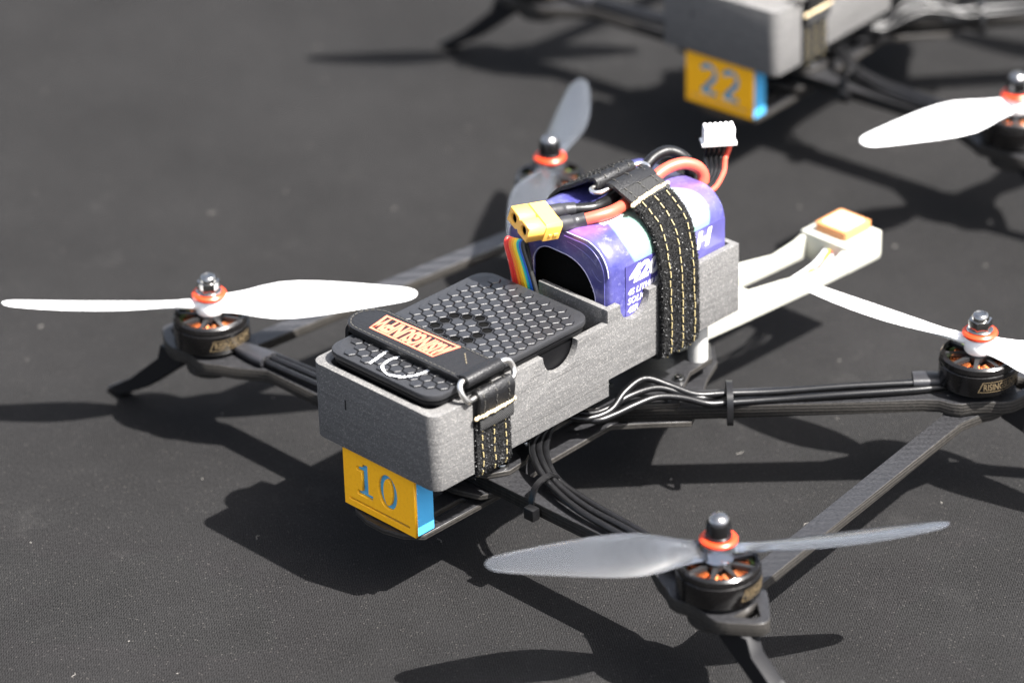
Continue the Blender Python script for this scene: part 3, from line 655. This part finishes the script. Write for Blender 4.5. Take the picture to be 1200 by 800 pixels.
# hand-drawn white marker strokes on the lid
for pth in ([(-115.5, 9.7), (-119, 9.0), (-123, 8.3), (-128, 7.3)], [(-115.5, 2.2), (-119.8, 3.4), (-124, 3.0), (-127.0, 1.0), (-129.0, -3.6), (-128.4, -7), (-126.6, -10), (-123, -12.6), (-119, -13.6), (-115.8, -13.6)]):
    P = catmull([(a, b, 0) for a, b in pth], 5); P = [(p.x+random.uniform(-.15, .15), p.y+random.uniform(-.15, .15)) for p in P]
    ws = [random.choice((.45, .8, 1.0, 1.2, 1.4)) for _ in P]
    po = stroke(P, lambda t: ws[min(int(t*len(ws)), len(ws)-1)]); kid(MB().prism(po, 100.50, 100.64, XY).build('marker_stroke', CHALK, None, None))

# ------------------------------------------------------------------ straps
def strip(path, x0, x1, th, res=6):
    """band whose centre line runs in the YZ plane, x0..x1 wide"""
    P = catmull([(0, y, z) for y, z in path], res); n = len(P); v = []; f = []
    for i in range(n):
        t = (P[min(i+1, n-1)]-P[max(i-1, 0)]).normalized(); nn = Vector((0, t.z, -t.y))*-1
        for x, q in ((x0, th/2), (x1, th/2), (x1, -th/2), (x0, -th/2)): v.append(Vector((x, 0, 0))+P[i]+nn*q)
    for i in range(n-1):
        for k in range(4): f.append((i*4+k, i*4+(k+1) % 4, (i+1)*4+(k+1) % 4, (i+1)*4+k))
    f += [(3, 2, 1, 0), tuple(range((n-1)*4, n*4))]
    return MB().add(v, f), P
def along(P, step):
    out = []; acc = 0
    for i in range(len(P)-1):
        d = (P[i+1]-P[i]).length; t = (P[i+1]-P[i]).normalized()
        while acc <= d: out.append((P[i]+t*acc, t)); acc += step
        acc -= d
    return out
def stitches(P, x, off, on=2.4, gap=1.5, w=.19, sgn=-1, wob=.25):
    b = MB()
    for p, t in along(P, on+gap):
        n = Vector((0, t.z, -t.y))*sgn
        b.obox(p+n*off+Vector((x+random.uniform(-wob, wob), 0, 0)), t*on/2+Vector((random.uniform(-.2, .2), 0, 0)), Vector((w, 0, 0)), n*.22)
    return b
def fuzz(P, x0, x1, off, count, ln, sgn=-1, edge=.25):
    b = MB(); A = along(P, .4)
    for _ in range(count):
        p, t = random.choice(A); n = Vector((0, t.z, -t.y))*sgn
        if random.random() < edge:
            e = random.choice((x0, x1)); q = p+Vector((e, 0, 0))+n*random.uniform(-off, off); d = Vector((1 if e == x1 else -1, 0, 0))
        else: q = p+Vector((random.uniform(x0, x1), 0, 0))+n*off; d = n
        d = (d+Vector([random.gauss(0, .6) for _ in range(3)])).normalized(); s = d.cross(Vector([random.gauss(0, 1) for _ in range(3)])).normalized()*.12
        l = random.uniform(.4, 1.0)*ln
        m = q+d*l*.6; e2 = m+(d+Vector([random.gauss(0, .8) for _ in range(3)])).normalized()*l*.5
        b.add([q-s, q+s, m+s, m-s, e2], [(0, 1, 2, 3), (3, 2, 4)])
    return b
def thread_bar(pts, r):
    b = MB(); P = catmull(pts, 6)
    for p, t in along(P, r*1.5):
        c = p+Vector((random.uniform(-.12, .12), random.uniform(-.2, .2), random.uniform(-.2, .2)))
        ax = (t+Vector((random.uniform(-.4, .4), random.uniform(-.4, .4), random.uniform(-.4, .4)))).normalized()
        b.lathe([(0, -r*1.1), (r*.75, -r*.6), (r, 0), (r*.75, r*.6), (0, r*1.1)], 8, c, ax)
    return b

def make_front_strap(name, detail=True):
    st = empty(name, (-106, 0, 57))
    K = lambda o: kid(o, st)
    x0, x1 = -112.8, -93.0
    path = [(-8, 57.0), (-24, 57.2), (-31.5, 58.0), (-34.6, 61), (-34.7, 68), (-34.6, 76), (-34.7, 85.5)]
    b, P = strip(path, x0+.4, x1-.4, 2.2); vb = K(b.build('loop_band', VELCRO, None, 40))
    f = K(fuzz(P, x0+.4, x1-.4, 1.1, 4500 if detail else 300, 1.15).build('loop_pile', PILE, None, None)); f['kind'] = 'stuff'
    for x in (-109.6, -103, -96.6): K(stitches(P, x, 1.5, sgn=1, on=2.2, gap=1.7).build('yellow_stitching', YTHREAD, None, None)); K(stitches(P, x, 1.5, sgn=-1, on=2.2, gap=1.7).build('yellow_stitching', YTHREAD, None, None))
    # ribbed tab, bar-tack, leather keeper
    b, P = strip([(-36.4, 79.6), (-36.9, 82), (-36.7, 86.2)], x0+1.2, x1+.2, 1.0); K(b.build('ribbed_tab', WEB, None, 40, bevel=.25))
    K(thread_bar([(x0-.8, -37.3, 86.4), (-106, -37.8, 86.7), (-99, -37.7, 86.6), (x1+1.2, -37.2, 87.0)], 1.0).build('cream_bar_tack', THREAD, None, 60))
    b, P = strip([(-36.6, 85.6), (-37.3, 90.5), (-37.6, 94.6), (-36.0, 96.8), (-34.0, 95.6), (-33.9, 93.5)], x0+.8, x1, 1.7); lk = K(b.build('leather_keeper', LEATHER, None, 50, bevel=.4))
    for x in (-110, -103.2, -96.2): K(stitches(P, x, .9, on=1.5, gap=1.0, w=.2, sgn=-1).build('seam_stitching', DKTHREAD, None, None)); K(stitches(P, x, .9, on=1.5, gap=1.0, w=.2, sgn=1).build('seam_stitching', DKTHREAD, None, None))
    # wire ring
    R0 = [(-114.2, -35.6, 94.8), (-117.2, -36.4, 95.6), (-119.0, -35.6, 98.6), (-119.2, -34.4, 101.6), (-117.4, -33.6, 103.2), (-113, -33.4, 103.0), (-100, -33.4, 103.0), (-95.0, -33.5, 103.2), (-91.8, -33.8, 102.4), (-90.2, -34.6, 99.4), (-91.0, -35.8, 96.2), (-94, -35.6, 94.8), (-104, -35.2, 94.6)]
    K(MB().tube(R0, 1.2, 10, True, 5).build('wire_ring', RINGSTEEL, None, 60))
    # leather tongue over the lid, with fold round the ring
    y1 = 27.6
    out = [(-97.0, -31.5)]+[(-97.0, y1)]+arc(-107, y1, 10, 0, 180, 16)[1:]+[(-117.0, -31.5)]
    lt = K(MB().prism(out, 102.3, 104.0, XY).build('leather_tongue', LEATHER, None, 30, bevel=.5))
    b, P = strip([(-29.5, 103.3), (-32.6, 104.6), (-35.2, 104.5), (-35.9, 102.3), (-34.0, 100.9), (-31.5, 101.0)], -116.4, -96.8, 1.6); K(b.build('leather_fold', LEATHER, None, 50, bevel=.3))
    uo = [(-98.2, -29)]+[(-98.2, y1-1)]+arc(-107, y1+.6, 9.4, 0, 180, 12)[1:]+[(-116.2, -29)]
    K(MB().prism(uo, 100.75, 102.25, XY).build('loop_backing', VELCRO, None, 30))
    cont = [(30, 101.4), (36.4, 99.6), (37.6, 92), (37.4, 70), (36, 60), (31, 57.4), (10, 57.0), (-8, 57.0)]
    b, P = strip(cont, x0+.5, x1-.5, 2.0); K(b.build('loop_band', VELCRO, None, 40))
    # seam along the tongue edge
    q = [(-98.3, -28)]+[(-98.3, y1)]+arc(-107, y1, 8.7, 0, 180, 16)[1:]+[(-115.7, -28)]
    b = MB()
    for p, t in along([Vector((x, y, 104.05)) for x, y in q], 2.5):
        b.obox(p, t*.85, Vector((-t.y, t.x, 0))*.22, Vector((0, 0, .14)))
    K(b.build('tongue_stitching', DKTHREAD, None, None))
    if detail:
        b = MB()
        for p, t in along([Vector((-102, -20, 104.05)), Vector((-107.5, -26.5, 104.05))], 2.2): b.obox(p, t*.8, Vector((-t.y, t.x, 0))*.25, Vector((0, 0, .14)))
        K(b.build('cross_stitching', TANTHREAD, None, None))
        c = [(-112.4, 23.9), (-100.4, 26.3), (-98.8, -14.6), (-112.0, -11.8)]
        cen = (sum(p[0] for p in c)/4, sum(p[1] for p in c)/4)
        def inset(k): return [(p[0]+math.copysign(k, cen[0]-p[0]), p[1]+math.copysign(k*(1.0 if abs(p[1]-cen[1]) > 0 else 0)*1.5, cen[1]-p[1])) for p in c]
        me = curve_mesh([c, inset(1.0)], .12); K(link('printed_frame', place(me, lambda x, y, z: (x, y, z+104.08)), PRINTORANGE))
        # lettering reads from the far side: along +Y, tops towards -X
        tm = fit_text('RISINGSUNFPV', 0, 1, 0, 1, .12, .045)
        def tp(u, v, z):
            a0 = -11.6+(1-v)*-.9; a1 = 23.4+(1-v)*.8
            return (-100.6-v*10.0-.6, a0+u*(a1-a0)+.3, 104.08+z)
        K(link('printed_lettering', place(tm, tp), PRINTORANGE))
    return st
fstrap = make_front_strap('equipment_strap')
tag(fstrap, 'black leather strap with orange lettering, buckled over the honeycomb-lidded case', 'strap', 'straps on the quadcopters')
fstrap2 = make_front_strap('equipment_strap', False)
tag(fstrap2, 'blurred black strap with cream bar-tack on the tray of the number 22 quadcopter', 'strap', 'straps on the quadcopters')
fstrap2.matrix_world = T2 @ Matrix.Translation(Vector((-106, 0, 57))*S)

# battery strap
bst = empty('battery_strap', (8, 0, 66))
tag(bst, 'wide black loop-pile strap with yellow stitching, wrapped over the violet battery pack', 'strap', 'straps on the quadcopters')
K = lambda o: kid(o, bst)
x0, x1 = -3.6, 17.8
path = [(-6, 66.4), (-22, 66.0), (-30, 66.4), (-34.2, 68.6), (-34.9, 76), (-34.6, 88), (-34.3, 98), (-33.6, 105), (-32.0, 112), (-30.0, 118), (-26.6, 123.4), (-21.5, 127.4), (-16.5, 130.2)]
b, P = strip(path, x0, x1, 2.2)
def lean(o):            # the strap leans a little towards the rear as it rises
    for v in o.data.vertices: v.co.x += max(0, (v.co.z/S-98))*.07*S
    return o
K(lean(b.build('loop_band', VELCRO, None, 40)))
f = K(lean(fuzz(P, x0, x1, 1.1, 12000, 1.25).build('loop_pile', PILE, None, None))); f['kind'] = 'stuff'
f = K(lean(fuzz(P, x0, x1, 1.1, 12000, 1.25, sgn=1).build('loop_pile', PILE, None, None))); f['kind'] = 'stuff'
for x in (.2, 7.2, 14.4):
    for sg in (-1, 1): K(lean(stitches(P, x, 1.75, sgn=sg, on=2.7, gap=1.1, w=.19).build('yellow_stitching', YTHREAD, None, None)))
K(thread_bar([(-2.6, -17.8, 131.2), (3, -17.2, 131.9), (10, -16.4, 132.1), (15, -16.0, 132.1), (21.6, -15.2, 131.6)], 1.15).build('cream_bar_tack', THREAD, None, 60))
b, P = strip([(-17.4, 130.9), (-13, 132.6), (-8.8, 134.0), (-5.5, 135.0)], -1.6, 20.6, 1.5); K(b.build('ribbed_tab', WEB, None, 40, bevel=.25))
b, P2 = strip([(-9.4, 134.2), (-6.0, 135.4), (-3.2, 135.6), (-1.9, 134), (-3.6, 132.4)], -1.8, 20.8, 1.5); K(b.build('leather_keeper', LEATHER, None, 50, bevel=.3))
for x in (1.5, 9.4, 17.6): K(stitches(P+P2[6:], x, .95, on=1.6, gap=1.0, w=.2, sgn=1).build('seam_stitching', DKTHREAD, None, None)); K(stitches(P+P2[6:], x, .95, on=1.6, gap=1.0, w=.2, sgn=-1).build('seam_stitching', DKTHREAD, None, None))
K(MB().tube([(-3.4, -3.4, 133.6), (-6.4, -2.4, 133.4), (-7.2, 0, 133.2), (-5.6, 2.4, 133.2), (0, 2.7, 133.4), (18, 2.7, 134.2), (22.6, 2.3, 134.4), (24.0, 0, 134.4), (23.2, -2.6, 134.3), (20, -3.4, 134.0), (8, -3.4, 133.8)], 1.0, 10, True, 5).build('wire_ring', RINGSTEEL, None, 60))
b, P3 = strip([(3.2, 131.6), (1.2, 133.0), (1.9, 135.6), (4.6, 136.0), (9, 133.6), (16, 129.2), (24, 124.5), (30, 117), (33.5, 106), (34.6, 90), (34.6, 70), (30, 66.2), (10, 66.2), (-6, 66.4)], -3.6, 19.2, 1.7); K(b.build('leather_tongue', LEATHER, None, 50, bevel=.4))
f = K(fuzz(P3[:34], -3.6, 19.2, .9, 500, 1.2).build('lint', VELCRO, None, None)); f['kind'] = 'stuff'
for x in (2, 9.5, 16): K(stitches(P3[:40], x, 1.0, on=1.6, gap=1.2, w=.2, sgn=-1).build('seam_stitching', DKTHREAD, None, None)); K(stitches(P3[:40], x, 1.0, on=1.6, gap=1.2, w=.2, sgn=1).build('seam_stitching', DKTHREAD, None, None))

# ------------------------------------------------------------------ battery pack
bat = empty('battery_pack', (7, 0, 71))
tag(bat, 'violet shrink-wrapped battery pack with yellow plug, strapped upright in the grey tray', 'battery')
K = lambda o: kid(o, bat)
def section(ins, n=10):
    w = 29.0-ins; zt = 125.4-ins*.9; r = 13.5-ins*.4; zb = 71.2+ins
    return arc(w-r, zt-r, r, 0, 90, n)+arc(-w+r, zt-r, r, 90, 180, n)+[(-w, 98), (-w, zb), (0, zb), (w, zb), (w, 98)]
b = MB(); rings = []
spec = [(-28.6, 2.6), (-28.0, 1.0), (-26.4, .15), (-22, 0), (8, -.25), (36, 0), (41, .2), (42.6, 1.2), (43.2, 3.0)]
n = len(section(0)); V = []; Fs = []
for x, ins in spec:
    for y, z in section(ins): V.append((x, y+random.uniform(-.08, .08), z+random.uniform(-.08, .08)))
for i in range(len(spec)-1):
    for k in range(n): Fs.append((i*n+k, i*n+(k+1) % n, (i+1)*n+(k+1) % n, (i+1)*n+k))
Fs.append(tuple(range((len(spec)-1)*n, len(spec)*n)))
b.add(V, Fs)
shell = K(b.build('shrink_wrap', WRAP, None, 60))
def hole(k):
    return arc(-20.6+12+k, 102.4, 12.0, 180, 180, 1)[:0]+[(13.4-k, 76), (13.0-k, 100)]+arc(3.6, 105.0, 9.6-k, 10, 90, 8)+[(-6, 114.4-k)]+arc(-9.0, 102.4, 12.2-k, 85, 0, 10)[0:0]+[(-11, 113.2-k), (-15.4, 110.6-k), (-18.8, 106.6), (-20.6+k, 102), (-21.2+k, 97), (-21.2+k, 76)]
fr = section(2.6)
me = curve_mesh([fr, hole(0)], .6, .1); K(link('wrap_end', place(me, lambda u, v, h: (-28.7+h, u, v)), WRAP))
K(MB().prism([(20, 75), (20, 116), (-24, 116), (-24, 75)], -26.2, -25.8, YZ).build('foam_end', FOAM))
# folded wrinkle and crease lines of film at the front corner
K(MB().tube([(-28.9, -6, 121.0), (-29.0, -14, 119.6), (-28.9, -20, 117), (-28.7, -24.2, 113.2)], .28, 6).build('film_crease', WRAP))
K(MB().tube([(-28.9, -19.6, 112.6), (-29.0, -22.4, 109.6), (-28.9, -25.0, 109.0), (-28.4, -26.2, 111.0)], .25, 6).build('film_crease', WRAP))
FILM_GLINT = mat('painted_film_glint', (.45, .44, .62), .25, coat=.8)  # pale tubes paint in a highlight line along the film edges
se_ = section(.9); K(MB().tube([(-28.25, y, z) for y, z in se_[:22]], .24, 6, res=2).build('film_edge_glint', FILM_GLINT))
K(MB().tube([(-29.0, y, z) for y, z in hole(-.3)[1:]], .2, 6, res=2).build('film_edge_glint', FILM_GLINT))
# printed side label with its text
lab = K(MB().box(-19.4, 41.0, -29.32, -29.12, 76, 113.4).build('side_label', LABELMAT, None, 30))
def side_text(body, x0, x1, z0, z1, bold=.02, shear=.25, m=LABELWHITE):
    me = fit_text(body, x0, x1, z0, z1, .10, bold, shear); o = K(link('label_lettering', place(me, lambda u, v, h: (u, -29.36-h, v)), m)); return o
side_text('4200mAH', -17.6, 33.0, 104.4, 112.4, .045)
side_text('4S LITHIUM-ION', -18.2, 10.5, 99.6, 102.4)
side_text('SOLICEL PACK', -18.4, 8.0, 95.6, 98.4)
side_text('4SR DEC', -18.4, -3.0, 91.6, 94.4)
side_text('BUNK', -18.4, -9.0, 87.6, 90.4)
K(MB().box(-15.5, -3.4, -13.6, -4.2, 125.58, 125.7).build('white_sticker', LABELWHITE, None, 30))
# main leads
# plug: two-tier yellow shell with two sockets
ax = Vector((.968, -.208, -.14)).normalized(); wd = Vector((-.2, -.93, -.30)); wd = (wd-ax*wd.dot(ax)).normalized(); hh = ax.cross(wd)
if hh.z < 0: hh = -hh
pc = Vector((-38.0, 2.8, 130.4))
pb = MB()
def W3(t, q, h): return pc+ax*t+wd*q+hh*h
def tier(t0, t1, w, h, ch):
    pr = [(-w, -h), (w, -h), (w, h-ch), (w-ch, h), (-w+ch, h), (-w, h-ch)]
    pb.prism(pr, t0, t1, lambda q, z, t: W3(t, q, z))
tier(-.4, 7.6, 8.0, 4.1, 1.2)
# front tier as a frame of a waisted outline with two round sockets
out = arc(-3.7, 0, 3.9, 60, 300, 12)+arc(3.7, 0, 3.9, 240, 420, 12)
out = [(-7.6, -3.4), (-1.2, -3.4), (0, -2.4), (1.2, -3.4), (7.6, -3.4), (7.6, 3.4), (1.2, 3.4), (0, 2.4), (-1.2, 3.4), (-7.6, 3.4)]
c1 = [(-3.9+2.1*math.cos(math.radians(20*k)), 2.1*math.sin(math.radians(20*k))) for k in range(18)]; c2 = [(-x, y) for x, y in c1]
me = curve_mesh([out, c1, c2], 8.2, .25)
plug = K(pb.build('yellow_plug', YELLOWNY, None, 30, bevel=.35))
fo = K(link('plug_nose', place(me, lambda u, v, h: W3(-4.4+h, u, v)), YELLOWNY)); fo.parent = plug; fo.matrix_parent_inverse = Matrix.Identity(4)
for s in (-3.9, 3.9):
    o = K(MB().lathe([(1.5, 0), (2.0, 0), (2.0, 6.5), (1.5, 6.5)], 18, W3(-7.4, s, 0), ax, True).build('socket_tube', DARKSTEEL, None, 40)); o.parent = plug; o.matrix_parent_inverse = Matrix.Identity(4)
    o = K(MB().lathe([(0, 0), (2.05, 0), (2.05, .3), (0, .3)], 18, W3(-3.0, s, 0), ax).build('socket_floor', FOAM, None, 40)); o.parent = plug; o.matrix_parent_inverse = Matrix.Identity(4)
o = K(MB().obox(W3(5.2, 8.0, -1.2), ax*1.1, wd*.5, hh*.7).obox(W3(2.4, 8.0, -1.2), ax*.7, wd*.4, hh*.6).build('plug_rib', YELLOWNY, None, 30, bevel=.15)); o.parent = plug; o.matrix_parent_inverse = Matrix.Identity(4)
for q, m_, rest in ((3.9, REDWIRE, [(-12, -11.0, 128.6), (-2, -11.0, 128.3), (9, -8.2, 128.3), (22, -4.6, 128.4), (32, -4.4, 130.6), (40, -6.6, 131.0), (45.6, -9.6, 128.4), (47.6, -11.4, 124), (45, -12, 118), (41, -12, 116)]),
                    (-3.9, RUBBER, [(-11, -3.6, 128.6), (0, -3.2, 128.4), (13, 0.2, 129), (26, 3.4, 129.6), (35, 4.6, 132.2), (42.5, 3.0, 132.6), (47.4, -1.4, 128.8), (48.5, -3, 122), (45.5, -3, 117), (41, -3, 116)])):
    a = W3(7.0, q, 0)
    K(MB().tube([a, a+ax*5, a+ax*10]+[Vector(p) for p in rest], 2.55, 14, res=6).build('red_power_lead' if q > 0 else 'black_power_lead', m_, None, 60))
    n1 = Vector(rest[0]); e1 = (a+ax*10).lerp(n1, .35)
    K(MB().tube([a, a+ax*5, a+ax*10, e1], lambda t: 3.25 if t < .52 else 2.95, 14, res=6).build('heat_shrink', SHRINK, None, 60))
# balance plug and its thin wires
jp = Vector((66.5, -3, 133.6)); ja = Vector((.80, -.60, -.02)).normalized(); jh = Vector((-.05, -.07, .99)); jh = (jh-ja*jh.dot(ja)).normalized(); jn = ja.cross(jh)
jb = MB(); jb.obox(jp, ja*6.6, jn*2.6, jh*3.6); jb.obox(jp-jh*3.4, ja*7.5, jn*3.2, jh*.6)
for k in range(6): jb.lathe([(0, -2.6), (1.0, -2.6), (1.0, 2.6), (0, 2.6)], 10, jp+ja*(-5.6+k*2.24)+jh*3.6, jn)
K(jb.build('balance_plug', WHITENY, None, 40, bevel=.2))
for k, cn in enumerate(('black', 'black', 'black', 'black', 'red')):
    s = jp+ja*(-4.4+k*2.3)-jh*3.8; e = Vector((44, -10.6-k*1.5, 121.5-k*.3))
    K(MB().tube([s, s-jh*3.5, s-jh*7.5+Vector((-1.0-.3*k, 0, 0)), s.lerp(e, .55)+Vector((3.0, -1.0, -2.6)), e+Vector((4, -.6, -.3)), e-Vector((3, 0, 0))], 1.0 if cn == 'black' else 1.15, 9, res=6).build('balance_wire', RUBBER if cn == 'black' else REDWIRE, None, 60))
# rainbow ribbon of signal wires coming up beside the pack's front
rib = empty('ribbon_cable', (-34, 24, 96))
tag(rib, 'bundle of rainbow coloured thin wires between honeycomb-lidded case and battery pack', 'cable')
for k, cn in enumerate(('red', 'red', 'orange', 'amber', 'yellow', 'turquoise', 'blue', 'black')):
    yt = 21.4-k*1.42; yb = 17.6-k*1.75; dx = .15*(k % 2); r_ = .82 if cn != 'black' else 1.0
    kid(MB().tube([(-36.4+dx, yb-1.6, 90), (-36.8+dx, yb, 99), (-37.2+dx, (yb*1.2+yt*.8)/2, 107), (-37.0+dx, yt, 113.4+.25*k), (-35.4, yt+.4, 115.4+.25*k), (-33.8, yt+.6, 113.0), (-33.6, yt-.6, 106), (-34.2, yt-2, 96)], r_, 8, res=5).build('signal_wire', WIRECOL[cn], None, 60), rib)

# ------------------------------------------------------------------ lint on the cloth
b = MB()
for _ in range(150):
    x, y = random.uniform(-420, 620), random.uniform(-420, 620); a = random.uniform(0, 6.28); l = random.choice((.25, .3, .35, .5, .9)); w = random.uniform(.12, .28)
    b.obox((x, y, .22), (math.cos(a)*l, math.sin(a)*l, random.uniform(-.05, .05)), (-math.sin(a)*w, math.cos(a)*w, 0), (0, 0, .12))
for _ in range(40):
    x, y = random.uniform(-380, 420), random.uniform(-380, 420); a = random.uniform(0, 6.28); pts = []
    for k in range(5):
        pts.append((x, y, .25)); a += random.uniform(-.7, .7); d_ = random.uniform(.5, 1.3); x += math.cos(a)*d_; y += math.sin(a)*d_
    b.tube(pts, .11, 4, res=3)
lint = b.build('lint', mat('pale_lint', (.17, .16, .145), .8), None, None); lint['kind'] = 'stuff'
tag(lint, 'scattered pale lint specks on the black cloth', 'lint')
